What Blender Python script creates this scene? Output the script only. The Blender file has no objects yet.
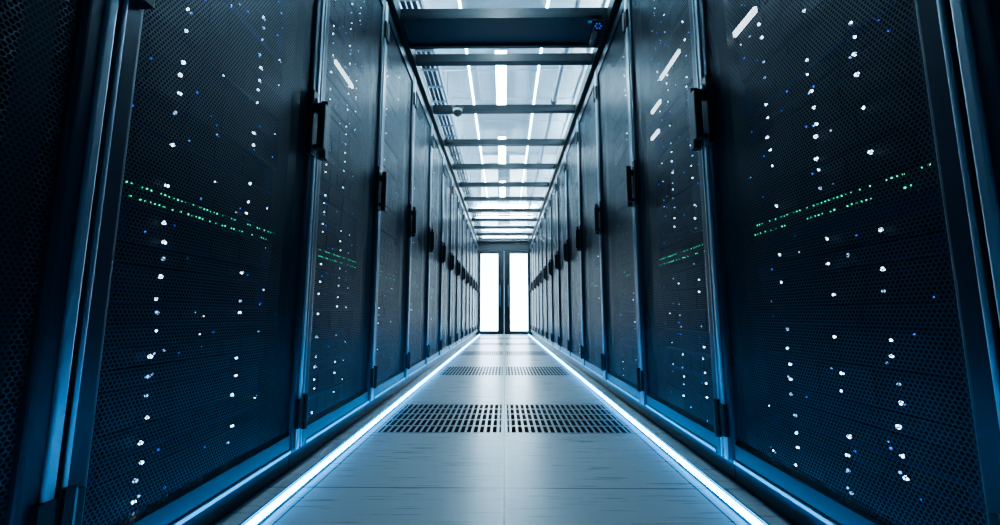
import bpy, math, random
from mathutils import Vector
random.seed(7)
scene = bpy.context.scene
COL = scene.collection
try:
    scene.view_settings.look = 'AgX - Medium High Contrast'
except Exception as e:
    print(e)

# ------------------------------------------------------------ materials
def new_mat(name):
    m = bpy.data.materials.new(name); m.use_nodes = True
    nt = m.node_tree
    for n in list(nt.nodes): nt.nodes.remove(n)
    out = nt.nodes.new('ShaderNodeOutputMaterial')
    return m, nt, out
def principled(name, col, rough=0.5, metal=0.0, noise=0.0, nscale=20, spec=0.5):
    m, nt, out = new_mat(name)
    p = nt.nodes.new('ShaderNodeBsdfPrincipled')
    p.inputs['Base Color'].default_value = (*col, 1)
    p.inputs['Roughness'].default_value = rough
    p.inputs['Metallic'].default_value = metal
    p.inputs['Specular IOR Level'].default_value = spec
    tc = nt.nodes.new('ShaderNodeTexCoord'); nz = nt.nodes.new('ShaderNodeTexNoise')
    nz.inputs['Scale'].default_value = nscale
    nt.links.new(tc.outputs['Object'], nz.inputs['Vector'])
    mr = nt.nodes.new('ShaderNodeMapRange')
    mr.inputs['To Min'].default_value = max(0.02, rough-0.06-noise); mr.inputs['To Max'].default_value = rough+0.06+noise
    nt.links.new(nz.outputs['Fac'], mr.inputs['Value']); nt.links.new(mr.outputs[0], p.inputs['Roughness'])
    nt.links.new(p.outputs[0], out.inputs[0])
    return m
def emis(name, col, strength, sample=True):
    m, nt, out = new_mat(name)
    e = nt.nodes.new('ShaderNodeEmission'); e.inputs[0].default_value = (*col, 1); e.inputs[1].default_value = strength
    nt.links.new(e.outputs[0], out.inputs[0])
    if not sample:
        m.cycles.emission_sampling = 'NONE'
    return m
def math_n(nt, op, a=None, b=None, clamp=False):
    n = nt.nodes.new('ShaderNodeMath'); n.operation = op; n.use_clamp = clamp
    for i, v in enumerate((a, b)):
        if v is None: continue
        if isinstance(v, (int, float)): n.inputs[i].default_value = v
        else: nt.links.new(v, n.inputs[i])
    return n.outputs[0]

def perforated_mesh_mat():
    m, nt, out = new_mat('perforated_steel')
    tc = nt.nodes.new('ShaderNodeTexCoord'); sp = nt.nodes.new('ShaderNodeSeparateXYZ')
    nt.links.new(tc.outputs['Object'], sp.inputs[0])
    P = 0.0090
    a = math_n(nt, 'DIVIDE', sp.outputs['Y'], P); b = math_n(nt, 'DIVIDE', sp.outputs['Z'], P)
    def cell(off):
        aa = math_n(nt, 'ADD', a, 0.5*off)
        fa = math_n(nt, 'SUBTRACT', math_n(nt, 'FRACT', aa), 0.5)
        bb = math_n(nt, 'ADD', math_n(nt, 'DIVIDE', b, math.sqrt(3)), 0.5*off)
        fb = math_n(nt, 'MULTIPLY', math_n(nt, 'SUBTRACT', math_n(nt, 'FRACT', bb), 0.5), math.sqrt(3))
        return math_n(nt, 'SQRT', math_n(nt, 'ADD', math_n(nt, 'MULTIPLY', fa, fa), math_n(nt, 'MULTIPLY', fb, fb)))
    d = math_n(nt, 'MINIMUM', cell(0), cell(1))
    hole = math_n(nt, 'LESS_THAN', d, 0.375)
    p = nt.nodes.new('ShaderNodeBsdfPrincipled')
    p.inputs['Base Color'].default_value = (0.056, 0.070, 0.088, 1); p.inputs['Roughness'].default_value = 0.40
    p.inputs['Metallic'].default_value = 0.5
    t = nt.nodes.new('ShaderNodeBsdfTransparent'); mx = nt.nodes.new('ShaderNodeMixShader')
    nt.links.new(hole, mx.inputs[0]); nt.links.new(p.outputs[0], mx.inputs[1]); nt.links.new(t.outputs[0], mx.inputs[2])
    nt.links.new(mx.outputs[0], out.inputs[0])
    return m

def floor_mats():
    def tile(name, perf):
        m, nt, out = new_mat(name)
        tc = nt.nodes.new('ShaderNodeTexCoord'); sp = nt.nodes.new('ShaderNodeSeparateXYZ')
        nt.links.new(tc.outputs['Object'], sp.inputs[0])
        def frac(o):
            return math_n(nt, 'FRACT', math_n(nt, 'DIVIDE', math_n(nt, 'ADD', o, 60.0), 0.6))
        fx, fy = frac(sp.outputs['X']), frac(sp.outputs['Y'])
        ex = math_n(nt, 'ABSOLUTE', math_n(nt, 'SUBTRACT', fx, 0.5)); ey = math_n(nt, 'ABSOLUTE', math_n(nt, 'SUBTRACT', fy, 0.5))
        e = math_n(nt, 'MAXIMUM', ex, ey)
        seam = math_n(nt, 'GREATER_THAN', e, 0.4955)
        nz = nt.nodes.new('ShaderNodeTexNoise'); nz.inputs['Scale'].default_value = 3.0; nz.inputs['Detail'].default_value = 6
        mp = nt.nodes.new('ShaderNodeMapping'); mp.inputs['Scale'].default_value = (1.5, 30, 1)
        nt.links.new(tc.outputs['Object'], mp.inputs[0]); nt.links.new(mp.outputs[0], nz.inputs['Vector'])
        cr = nt.nodes.new('ShaderNodeMix'); cr.data_type = 'RGBA'
        cr.inputs[6].default_value = (0.34, 0.40, 0.44, 1); cr.inputs[7].default_value = (0.46, 0.52, 0.56, 1)
        nt.links.new(nz.outputs['Fac'], cr.inputs[0])
        c2 = nt.nodes.new('ShaderNodeMix'); c2.data_type = 'RGBA'
        nt.links.new(seam, c2.inputs[0]); nt.links.new(cr.outputs[2], c2.inputs[6]); c2.inputs[7].default_value = (0.03, 0.04, 0.05, 1)
        p = nt.nodes.new('ShaderNodeBsdfPrincipled')
        nt.links.new(c2.outputs[2], p.inputs['Base Color'])
        mr = nt.nodes.new('ShaderNodeMapRange'); mr.inputs['To Min'].default_value = 0.22; mr.inputs['To Max'].default_value = 0.36
        nt.links.new(nz.outputs['Fac'], mr.inputs['Value']); nt.links.new(mr.outputs[0], p.inputs['Roughness'])
        p.inputs['Specular IOR Level'].default_value = 0.7
        if perf:
            NX, NY = 20.0, 5.0
            def cell(f, n):
                return math_n(nt, 'ABSOLUTE', math_n(nt, 'SUBTRACT', math_n(nt, 'FRACT', math_n(nt, 'MULTIPLY', f, n)), 0.5))
            hx = math_n(nt, 'LESS_THAN', cell(fx, NX), 0.31); hy = math_n(nt, 'LESS_THAN', cell(fy, NY), 0.43)
            inner = math_n(nt, 'MULTIPLY', math_n(nt, 'LESS_THAN', ex, 0.475), math_n(nt, 'LESS_THAN', ey, 0.495))
            h = math_n(nt, 'MULTIPLY', math_n(nt, 'MULTIPLY', hx, hy), inner)
            t = nt.nodes.new('ShaderNodeBsdfTransparent'); mx = nt.nodes.new('ShaderNodeMixShader')
            nt.links.new(h, mx.inputs[0]); nt.links.new(p.outputs[0], mx.inputs[1]); nt.links.new(t.outputs[0], mx.inputs[2])
            nt.links.new(mx.outputs[0], out.inputs[0])
        else:
            nt.links.new(p.outputs[0], out.inputs[0])
        return m
    return tile('floor_tile', False), tile('floor_tile_slotted', True)

M = {}
M['carcass'] = principled('cabinet_black_paint', (0.010, 0.014, 0.020), 0.45)
M['frame'] = principled('door_frame_paint', (0.044, 0.056, 0.072), 0.34, 0.6)
M['edge'] = principled('door_edge_metal', (0.42, 0.48, 0.53), 0.33, 0.85)
M['mesh'] = perforated_mesh_mat()
M['black'] = principled('black_plastic', (0.005, 0.007, 0.010), 0.4)
M['channel'] = principled('black_anodised_channel', (0.03, 0.04, 0.05), 0.5, 0.3)
M['server'] = principled('server_face', (0.005, 0.008, 0.016), 0.6, 0.0, spec=0.2)
M['server2'] = principled('server_face_blue', (0.008, 0.013, 0.07), 0.6, 0.0, spec=0.2)
M['slot'] = principled('server_bay_dark', (0.003, 0.005, 0.010), 0.6, spec=0.2)
M['ledw'] = emis('status_led_white', (0.60, 0.82, 1.0), 7, False)
M['ledd'] = emis('status_led_dim', (0.35, 0.60, 1.0), 1.8, False)
M['ledb'] = emis('status_led_blue', (0.04, 0.14, 1.0), 1.8, False)
M['ledg'] = emis('status_led_green', (0.08, 1.0, 0.5), 1.5, False)
M['bar'] = emis('lamp_reflection_bar', (0.75, 0.9, 1.0), 4, False)  # ceiling lamp reflections, imitated by glowing bars inside the racks
M['strip'] = emis('led_strip_diffuser', (0.012, 0.38, 1.0), 40)
M['line'] = emis('strip_reflection_glow', (0.35, 0.80, 1.0), 36)  # glow of the imitated floor strip reflections
M['lamp'] = emis('lamp_diffuser', (0.62, 0.86, 1.0), 64)
M['added_uplight'] = emis('added_uplight_glow', (0.60, 0.85, 1.0), 250)  # upward glow added on the battens to brighten the ceiling
M['pane'] = emis('backlit_frosted_glass', (0.62, 0.85, 1.0), 12.0)
M['white'] = principled('white_enamel', (0.75, 0.8, 0.84), 0.4)
M['steel'] = principled('galvanised_steel', (0.35, 0.40, 0.45), 0.35, 0.8)
M['ceil'] = principled('ceiling_paint', (0.80, 0.84, 0.87), 0.8)
M['wall'] = principled('wall_paint', (0.65, 0.70, 0.75), 0.8)
M['cable'] = principled('cable_jacket', (0.03, 0.05, 0.09), 0.5)
M['void'] = principled('subfloor_concrete', (0.03, 0.035, 0.04), 0.9)
m, nt, out = new_mat('roof_glass')
t = nt.nodes.new('ShaderNodeBsdfTransparent'); t.inputs[0].default_value = (0.86, 0.93, 0.97, 1)
g = nt.nodes.new('ShaderNodeBsdfGlossy'); g.inputs['Roughness'].default_value = 0.02
lw = nt.nodes.new('ShaderNodeLayerWeight'); lw.inputs[0].default_value = 0.5
f3 = math_n(nt, 'POWER', lw.outputs['Facing'], 3.0)
fac = math_n(nt, 'ADD', math_n(nt, 'MULTIPLY', f3, 0.5), 0.12, True)
mx = nt.nodes.new('ShaderNodeMixShader')
nt.links.new(fac, mx.inputs[0]); nt.links.new(t.outputs[0], mx.inputs[1]); nt.links.new(g.outputs[0], mx.inputs[2]); nt.links.new(mx.outputs[0], out.inputs[0])
M['glass'] = m
FT, FP = floor_mats()

# ------------------------------------------------------------ mesh builder
class MB:
    def __init__(s, sx=1, ox=0.0):
        s.v = []; s.f = []; s.mi = []; s.mats = []; s.sx = sx; s.ox = ox
    def idx(s, k):
        mm = M[k] if isinstance(k, str) else k
        if mm not in s.mats: s.mats.append(mm)
        return s.mats.index(mm)
    def add(s, vs, fs, k):
        o = len(s.v); mi = s.idx(k)
        for (x, y, z) in vs: s.v.append((s.sx*(x+s.ox), y, z))
        for f in fs:
            f = [o+i for i in f]
            if s.sx < 0: f = f[::-1]
            s.f.append(f); s.mi.append(mi)
    def box(s, x0, x1, y0, y1, z0, z1, k):
        vs = [(x0,y0,z0),(x1,y0,z0),(x1,y1,z0),(x0,y1,z0),(x0,y0,z1),(x1,y0,z1),(x1,y1,z1),(x0,y1,z1)]
        s.add(vs, [(0,3,2,1),(4,5,6,7),(0,1,5,4),(1,2,6,5),(2,3,7,6),(3,0,4,7)], k)
    def prism(s, prof, axis, a, b, k):
        n = len(prof)
        def mk(p, t):
            return (p[0], p[1], t) if axis == 'z' else ((p[0], t, p[1]) if axis == 'y' else (t, p[0], p[1]))
        vs = [mk(p, a) for p in prof] + [mk(p, b) for p in prof]
        fs = [tuple(range(n))[::-1], tuple(range(n, 2*n))] + [(i, (i+1) % n, n+(i+1) % n, n+i) for i in range(n)]
        s.add(vs, fs, k)
    def cyl(s, c, r, axis, a, b, k, n=12):
        s.prism([(c[0]+r*math.cos(2*math.pi*i/n), c[1]+r*math.sin(2*math.pi*i/n)) for i in range(n)], axis, a, b, k)
    def ball(s, c, r, k, n=6, m=3):
        vs = [(c[0], c[1], c[2]+r)]
        for j in range(1, m):
            th = math.pi*j/m
            for i in range(n):
                ph = 2*math.pi*i/n
                vs.append((c[0]+r*math.sin(th)*math.cos(ph), c[1]+r*math.sin(th)*math.sin(ph), c[2]+r*math.cos(th)))
        vs.append((c[0], c[1], c[2]-r)); L = len(vs)-1
        fs = [(0, 1+i, 1+(i+1) % n) for i in range(n)]
        for j in range(m-2):
            for i in range(n):
                a = 1+j*n+i; b = 1+j*n+(i+1) % n
                fs.append((a, a+n, b+n, b))
        q = 1+(m-2)*n
        fs += [(L, q+(i+1) % n, q+i) for i in range(n)]
        s.add(vs, fs, k)
    def mesh(s, name):
        me = bpy.data.meshes.new(name); me.from_pydata(s.v, [], s.f)
        for mm in s.mats: me.materials.append(mm)
        me.polygons.foreach_set('material_index', s.mi); me.update()
        return me
    def obj(s, name, loc=(0,0,0)):
        o = bpy.data.objects.new(name, s.mesh(name)); o.location = loc; COL.objects.link(o); return o

# ------------------------------------------------------------ constants
FX = 0.72
W = 0.80
Y0 = -0.9; NC = 15
YE = Y0+NC*W
ROOF = 2.58; DTOP = 2.44; BASE = 0.075

# ------------------------------------------------------------ cabinets
def rounded(x0, x1, y0, y1, r, n=4):
    pts = []
    for i in range(n+1):
        a = math.pi/2*i/n
        pts.append((x0+r-r*math.sin(a), y1-r+r*math.cos(a)))
    for i in range(n+1):
        a = math.pi/2*i/n
        pts.append((x0+r-r*math.cos(a), y0+r-r*math.sin(a)))
    pts += [(x1, y0), (x1, y1)]
    return pts
def cabinet_mesh(side, seed, cols, bars, dens_k=1.0):
    rnd = random.Random(seed)
    b = MB(side, 0.0)
    G = 0.004
    b.box(0.05, 1.0, 0.0, 0.02, BASE, DTOP+0.02, 'carcass')
    b.box(0.05, 1.0, W-0.02, W, BASE, DTOP+0.02, 'carcass')
    b.box(0.05, 1.0, 0.0, W, DTOP+0.02, DTOP+0.05, 'carcass')
    b.box(0.05, 1.0, 0.0, W, BASE-0.02, BASE+0.02, 'carcass')
    b.box(0.98, 1.0, 0.02, W-0.02, BASE, DTOP+0.02, 'carcass')
    b.box(0.03, 1.0, 0.002, W-0.002, 0.001, BASE-0.02, 'frame')
    b.box(0.022, 0.05, 0.0, W, DTOP+0.004, ROOF-0.06, 'carcass')
    b.box(0.05, 0.10, 0.02, 0.10, BASE+0.02, DTOP, 'black')
    b.box(0.05, 0.10, W-0.10, W-0.02, BASE+0.02, DTOP, 'black')
    SW = 0.055
    for (ya, yb) in ((G, SW), (W-SW, W-G)):
        b.prism(rounded(0.0, 0.045, ya, yb, 0.010), 'z', BASE, DTOP, 'frame')
    b.box(0.004, 0.045, SW, W-SW, BASE, BASE+0.06, 'frame')
    b.box(0.004, 0.045, SW, W-SW, DTOP-0.06, DTOP, 'frame')
    b.prism(rounded(-0.006, 0.004, W-G-0.020, W-G-0.001, 0.004, 3), 'z', BASE+0.004, DTOP-0.004, 'edge')
    b.prism(rounded(-0.005, 0.004, G+0.001, G+0.010, 0.003, 3), 'z', BASE+0.004, DTOP-0.004, 'edge')
    b.box(-0.002, 0.006, SW, W-SW, BASE+0.002, BASE+0.012, 'edge')
    b.add([(0.014, SW, BASE+0.06), (0.014, W-SW, BASE+0.06), (0.014, W-SW, DTOP-0.06), (0.014, SW, DTOP-0.06)], [(0, 3, 2, 1)], 'mesh')
    zc = 1.25; yc = W-0.040
    b.prism(rounded(-0.012, 0.004, yc-0.026, yc+0.016, 0.006), 'z', zc-0.125, zc+0.125, 'black')
    b.prism(rounded(-0.052, -0.028, yc-0.018, yc+0.014, 0.007), 'z', zc-0.10, zc+0.075, 'black')
    b.box(-0.030, -0.008, yc-0.012, yc+0.009, zc+0.045, zc+0.075, 'black')
    b.box(-0.030, -0.008, yc-0.012, yc+0.009, zc-0.10, zc-0.085, 'black')
    b.cyl((yc-0.002, zc+0.092), 0.009, 'x', -0.020, -0.010, 'steel')
    b.prism(rounded(-0.030, 0.004, 0.012, 0.042, 0.005), 'z', zc-0.11, zc+0.12, 'black')
    for hz in (0.20, 2.25):
        b.cyl((-0.010, 0.012), 0.010, 'z', hz-0.06, hz+0.06, 'black', 10)
        b.box(-0.008, 0.004, 0.010, 0.040, hz-0.05, hz+0.05, 'black')
        b.box(-0.012, 0.004, W-0.034, W-0.008, hz-0.05, hz+0.05, 'black')
    z = BASE+0.04; U = 0.0445
    SX = 0.085
    zg = 0.80
    while z < DTOP-0.08:
        h = U*(1 if rnd.random() < 0.45 else 2)
        if z+h > DTOP-0.03: break
        green = z <= zg < z+h
        mt = 'server2' if rnd.random() < 0.35 else 'server'
        off = rnd.choice([0, 0, 0.006, 0.012])
        b.box(SX+off, 0.75, 0.105, W-0.105, z+0.002, z+h-0.002, mt)
        if not green:
            nb = rnd.choice([3, 4, 6])
            wb = (W-0.21-0.10)/nb
            for i in range(nb):
                b.box(SX+off-0.003, SX+off, 0.155+i*wb+0.004, 0.155+(i+1)*wb-0.004, z+0.008, z+h-0.010, 'slot')
        b.box(SX+off-0.006, SX+off, 0.107, 0.120, z+0.004, z+h-0.004, 'steel' if rnd.random() < 0.10 else 'black')
        for uu in range(int(round(h/U))):
            zz = z+U*(uu+0.5)
            for (cy, r, dens) in cols:
                if green: continue
                if rnd.random() < dens:
                    jy = rnd.uniform(-0.008, 0.008); jz = rnd.uniform(-0.009, 0.009)
                    bright = rnd.random() < 0.75
                    b.ball((SX-0.014, cy+jy, zz+jz), r*rnd.uniform(0.7, 1.0), 'ledw' if bright else 'ledd', 8, 4)
                    if rnd.random() < 0.2:
                        b.ball((SX-0.008, cy+jy+0.018, zz+jz+0.004), r*0.6, 'ledd')
            for q in range(4):
                if rnd.random() < 0.36*dens_k:
                    b.ball((SX-0.006, rnd.uniform(0.13, W-0.13), zz+rnd.uniform(-0.01, 0.01)), rnd.uniform(0.0020, 0.0034), rnd.choice(['ledb', 'ledb', 'ledb', 'ledd']))
        z += h
    b.box(SX-0.012, SX+0.1, 0.105, W-0.105, zg-0.02, zg+0.022, 'slot')
    for i in range(44):
        y = 0.128+i*(W-0.268)/43
        for zz in (zg+0.016, zg-0.012):
            if rnd.random() < 0.6*dens_k:
                b.ball((SX-0.015, y, zz+rnd.uniform(-0.001, 0.001)), rnd.uniform(0.0017, 0.0029), 'ledg')
    for (ya, yb, zb) in bars:
        b.box(SX-0.012, SX-0.002, ya, yb, zb-0.009, zb+0.009, 'bar')
    return b.mesh('server_cabinet')
colsA = [(0.235, 0.0052, 0.85), (0.535, 0.0048, 0.75), (0.38, 0.0028, 0.3), (0.64, 0.0028, 0.25)]
colsB = [(0.245, 0.0050, 0.75), (0.385, 0.0050, 0.75), (0.56, 0.0047, 0.7), (0.66, 0.0028, 0.25)]
colsC = [(0.25, 0.0044, 0.65), (0.45, 0.0042, 0.6), (0.56, 0.003, 0.3)]
colsD = [(0.30, 0.0036, 0.25), (0.58, 0.0030, 0.12)]
colsE = [(0.40, 0.0030, 0.10)]
meshes = {}
for side in (-1, 1):
    meshes[side] = [
        cabinet_mesh(side, 11+side, colsA if side < 0 else colsB, [] if side < 0 else [(0.58, 0.70, 1.50), (0.58, 0.68, 1.66)]),
        cabinet_mesh(side, 23+side, colsC, [(0.30, 0.52, 1.73)] if side < 0 else [(0.32, 0.54, 1.73), (0.56, 0.68, 1.62), (0.60, 0.70, 1.48)]),
        cabinet_mesh(side, 37+side, colsD, [], 0.15),
        cabinet_mesh(side, 41+side, colsE, [], 0.05),
    ]
for side in (-1, 1):
    for i in range(NC):
        k = {2: 0, 3: 1, 4: 2, 0: 2, 1: 3}.get(i, 3 if i % 3 else 2)
        o = bpy.data.objects.new('server_cabinet', meshes[side][k])
        o.location = (side*FX, Y0+i*W-(0.09 if side > 0 else 0.01), 0); COL.objects.link(o)

# ------------------------------------------------------------ room shell
CY0 = -3.24; CY1 = 15.36; CH = 3.25
fb = MB()
TY0 = 1.36
k0 = math.floor((CY0-TY0)/0.6)
perf = set(j for j in range(-2, 15) if (j-1) % 3 == 0)
for j in range(k0, 24):
    for i in range(-5, 5):
        x0, y0 = i*0.6, (j)*0.6
        fb.add([(x0, y0, 0), (x0+0.6, y0, 0), (x0+0.6, y0+0.6, 0), (x0, y0+0.6, 0)], [(0, 1, 2, 3)], FP if (j in perf and i in (-1, 0)) else FT)
fb.box(-3, 3, k0*0.6, 24*0.6, -0.35, -0.30, 'void')
fb.obj('floor', (0, TY0, 0))
cb = MB(); cb.box(-3, 3, CY0, CY1, CH, CH+0.1, 'ceil')
for i in range(-4, 5):
    cb.box(i*0.6-0.012+0.3, i*0.6+0.012+0.3, CY0, CY1, CH-0.012, CH, 'white')
for j in range(31):
    y = CY0+0.3+j*0.6
    cb.box(-3, 3, y-0.012, y+0.012, CH-0.012, CH, 'white')
cb.obj('ceiling')
for nm, a in (('wall_left', (-3.1, -3, CY0, CY1)), ('wall_right', (3, 3.1, CY0, CY1)), ('wall_front', (-3, 3, CY1, CY1+0.1)), ('wall_back', (-3, 3, CY0-0.1, CY0))):
    w = MB(); w.box(*a, 0, CH, 'wall'); w.obj(nm)

# ------------------------------------------------------------ end door
d = MB()
y0, y1 = YE+0.09, YE+0.17
d.box(-0.76, 0.76, y0-0.02, y1+0.02, 2.30, ROOF+0.03, 'black')
d.box(-0.76, -0.69, y0-0.02, y1+0.02, 0, 2.30, 'black')
d.box(0.69, 0.76, y0-0.02, y1+0.02, 0, 2.30, 'black')
for s in (-1, 1):
    def bx(a, b_, z0, z1, k, ya=y0, yb=y1):
        d.box(min(s*a, s*b_), max(s*a, s*b_), ya, yb, z0, z1, k)
    bx(0.006, 0.17, 0.01, 2.29, 'black')
    bx(0.645, 0.685, 0.01, 2.29, 'black')
    bx(0.17, 0.645, 0.01, 0.10, 'black')
    bx(0.17, 0.645, 2.21, 2.29, 'black')
    bx(0.17, 0.645, 0.10, 2.21, 'pane', y0+0.03, y0+0.05)
    bx(0.10, 0.125, 0.75, 1.35, 'steel', y0-0.06, y0-0.04)
    bx(0.105, 0.12, 0.80, 0.83, 'steel', y0-0.04, y0)
    bx(0.105, 0.12, 1.27, 1.30, 'steel', y0-0.04, y0)
d.obj('door_1')
# ------------------------------------------------------------ containment roof
r = MB()
for s in (-1, 1):
    a, b_ = sorted((s*(FX-0.015), s*(FX+0.06)))
    r.box(a, b_, Y0, YE, ROOF-0.06, ROOF+0.03, 'black')
for i in range(NC+1):
    y = Y0+i*W
    if abs(y-2.3) < 0.2: continue
    r.box(-FX+0.015, FX-0.015, y-0.022-0.05, y+0.022-0.05, ROOF-0.035, ROOF+0.03, 'black')
    r.box(-FX+0.015, FX-0.015, y-0.030-0.05, y+0.030-0.05, ROOF-0.04, ROOF-0.03, 'carcass')
r.box(-FX+0.015, FX-0.015, 2.54, 2.84, ROOF-0.035, ROOF+0.03, 'carcass')
r.box(-FX+0.015, FX-0.015, 2.53, 2.56, ROOF-0.05, ROOF-0.03, 'black')
r.box(-FX+0.015, FX-0.015, 2.82, 2.85, ROOF-0.05, ROOF-0.03, 'black')
r.add([(-FX+0.01, Y0, ROOF), (FX-0.01, Y0, ROOF), (FX-0.01, YE, ROOF), (-FX+0.01, YE, ROOF)], [(0, 1, 2, 3)], 'glass')
r.obj('aisle_containment_roof')

# ------------------------------------------------------------ ceiling lamps
def batten(x, y, L, w, along='y', up=True):
    b = MB(); h = L/2
    drop = 0.252 if up else 0.10
    if along == 'y':
        b.prism([(-w/2, 0), (w/2, 0), (w/2, 0.05), (-w/2, 0.05)], 'y', -h, h, 'white')
        b.prism([(-w*0.42, -0.015), (w*0.42, -0.015), (w*0.46, 0), (-w*0.46, 0)], 'y', -h+0.02, h-0.02, 'lamp')
        if up: b.box(-w*0.42, w*0.42, -h+0.02, h-0.02, 0.05, 0.056, 'added_uplight')
        b.box(-w/2-0.005, w/2+0.005, -h-0.015, -h+0.02, -0.02, 0.05, 'white')
        b.box(-w/2-0.005, w/2+0.005, h-0.02, h+0.015, -0.02, 0.05, 'white')
    else:
        b.box(-h, h, -w/2, w/2, 0, 0.05, 'white')
        b.box(-h+0.02, h-0.02, -w*0.42, w*0.42, -0.015, 0, 'lamp')
        if up: b.box(-h+0.02, h-0.02, -w*0.42, w*0.42, 0.05, 0.056, 'added_uplight')
    for q in (-0.35, 0.35):
        if along == 'y': b.box(-0.006, 0.006, q*L-0.006, q*L+0.006, 0.05, drop, 'steel')
        else: b.box(q*L-0.006, q*L+0.006, -0.006, 0.006, 0.05, drop, 'steel')
    b.obj('ceiling_lamp', (x, y, CH-drop))  # also names the added near batten and the unseen side battens
for yy in (2.15, 4.32, 6.30, 8.30):  # nearest batten is out of frame, added to brighten the near floor
    batten(-0.03, yy, 1.2, 0.12, 'y', False)
batten(0, 10.2, 1.5, 0.2, 'x'); batten(0, 12.8, 1.5, 0.2, 'x')
for yy in (3.4, 5.4, 7.4, 9.4, 11.4):
    batten(-1.35, yy, 1.4, 0.16); batten(1.35, yy, 1.4, 0.16)  # side battens out of view, their added uplights brighten the ceiling
# slim glowing lines added as the floor strips' reflections in the roof glass
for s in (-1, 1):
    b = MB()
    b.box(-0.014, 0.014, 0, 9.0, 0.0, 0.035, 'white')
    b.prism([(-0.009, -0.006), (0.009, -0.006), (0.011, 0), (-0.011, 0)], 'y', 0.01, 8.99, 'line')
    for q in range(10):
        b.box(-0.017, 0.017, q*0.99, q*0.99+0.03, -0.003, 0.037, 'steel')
    b.obj('strip_reflection_line', (s*0.38, 1.2, CH-0.047))

# ------------------------------------------------------------ trays, pipes above
c = MB()
for s in (-0.16, 0.16):
    c.box(s-0.01, s+0.01, Y0, CY1-0.5, 0, 0.06, 'steel')
y = Y0+0.1
while y < CY1-0.6:
    c.box(-0.15, 0.15, y, y+0.025, 0.005, 0.02, 'steel'); y += 0.3
for k in range(6):
    x = -0.12+k*0.045
    c.cyl((x, 0.04), 0.018, 'y', Y0, CY1-0.5, 'cable', 8)
y = Y0+0.4
while y < CY1-0.6:
    for s in (-0.165, 0.165):
        c.box(s-0.005, s+0.005, y, y+0.01, 0.05, CH-2.9, 'steel')
    y += 1.6
c.obj('cable_tray', (-0.80, 0, 2.9))
p = MB(); p.cyl((0, 0), 0.028, 'y', Y0, CY1, 'steel', 14)
y = 0.6
while y < CY1-0.3:
    p.cyl((0, 0), 0.036, 'y', y, y+0.04, 'black', 14)
    p.box(-0.005, 0.005, y+0.01, y+0.03, 0.02, CH-3.08, 'steel'); y += 2.0
p.obj('ceiling_pipe', (0.60, 0, 3.08))

# ------------------------------------------------------------ floor LED strips
for s in (-1, 1):
    b = MB(s)
    b.box(0.634, 0.668, Y0, YE, 0.0005, 0.004, 'channel')
    b.box(0.663, 0.668, Y0, YE, 0.004, 0.016, 'channel')
    b.prism([(0.640, 0.004), (0.658, 0.004), (0.655, 0.013), (0.643, 0.013)], 'y', Y0, YE, 'strip')
    b.obj('led_strip_light')

# ------------------------------------------------------------ small devices under the roof
sc = MB()
sc.cyl((0, 0), 0.055, 'z', -0.02, 0.0, 'black', 24)
sc.cyl((0, 0), 0.045, 'z', -0.045, -0.02, 'white', 24)
for j in range(5):
    r0 = 0.045*math.cos(j*math.pi/10)
    sc.cyl((0, 0), max(r0, 0.008), 'z', -0.045-0.009*(j+1), -0.045-0.009*j, 'black', 24)
sc.obj('dome_security_camera', (-0.45, 3.75, ROOF-0.04))
sc = MB()
sc.box(-0.012, 0.012, -0.012, 0.012, -0.10, 0.0, 'white')
sc.box(-0.04, 0.04, -0.03, 0.03, -0.008, 0.0, 'white')
sc.cyl((0, -0.12), 0.032, 'y', -0.08, 0.07, 'black', 18)
sc.cyl((0, -0.12), 0.026, 'y', -0.088, -0.08, 'black', 18)
sc.box(-0.038, 0.038, -0.10, 0.05, -0.092, -0.084, 'frame')
for i in range(6):
    a = i*math.pi/3
    sc.ball((0.019*math.cos(a), -0.090, -0.12+0.019*math.sin(a)), 0.004, 'ledb')
sc.obj('security_camera', (0.62, 2.56, ROOF-0.04))

# ------------------------------------------------------------ world + camera
w = bpy.data.worlds.new('world'); scene.world = w; w.use_nodes = True
w.node_tree.nodes['Background'].inputs[0].default_value = (0.02, 0.05, 0.09, 1)
w.node_tree.nodes['Background'].inputs[1].default_value = 0.3
cam = bpy.data.cameras.new('camera'); co = bpy.data.objects.new('camera', cam); COL.objects.link(co)
cam.lens = 14.7; cam.sensor_width = 36; cam.clip_start = 0.02
co.location = (0, 0, 0.54)
co.rotation_euler = (math.radians(90+7.26), 0, math.radians(0.58))
scene.camera = co
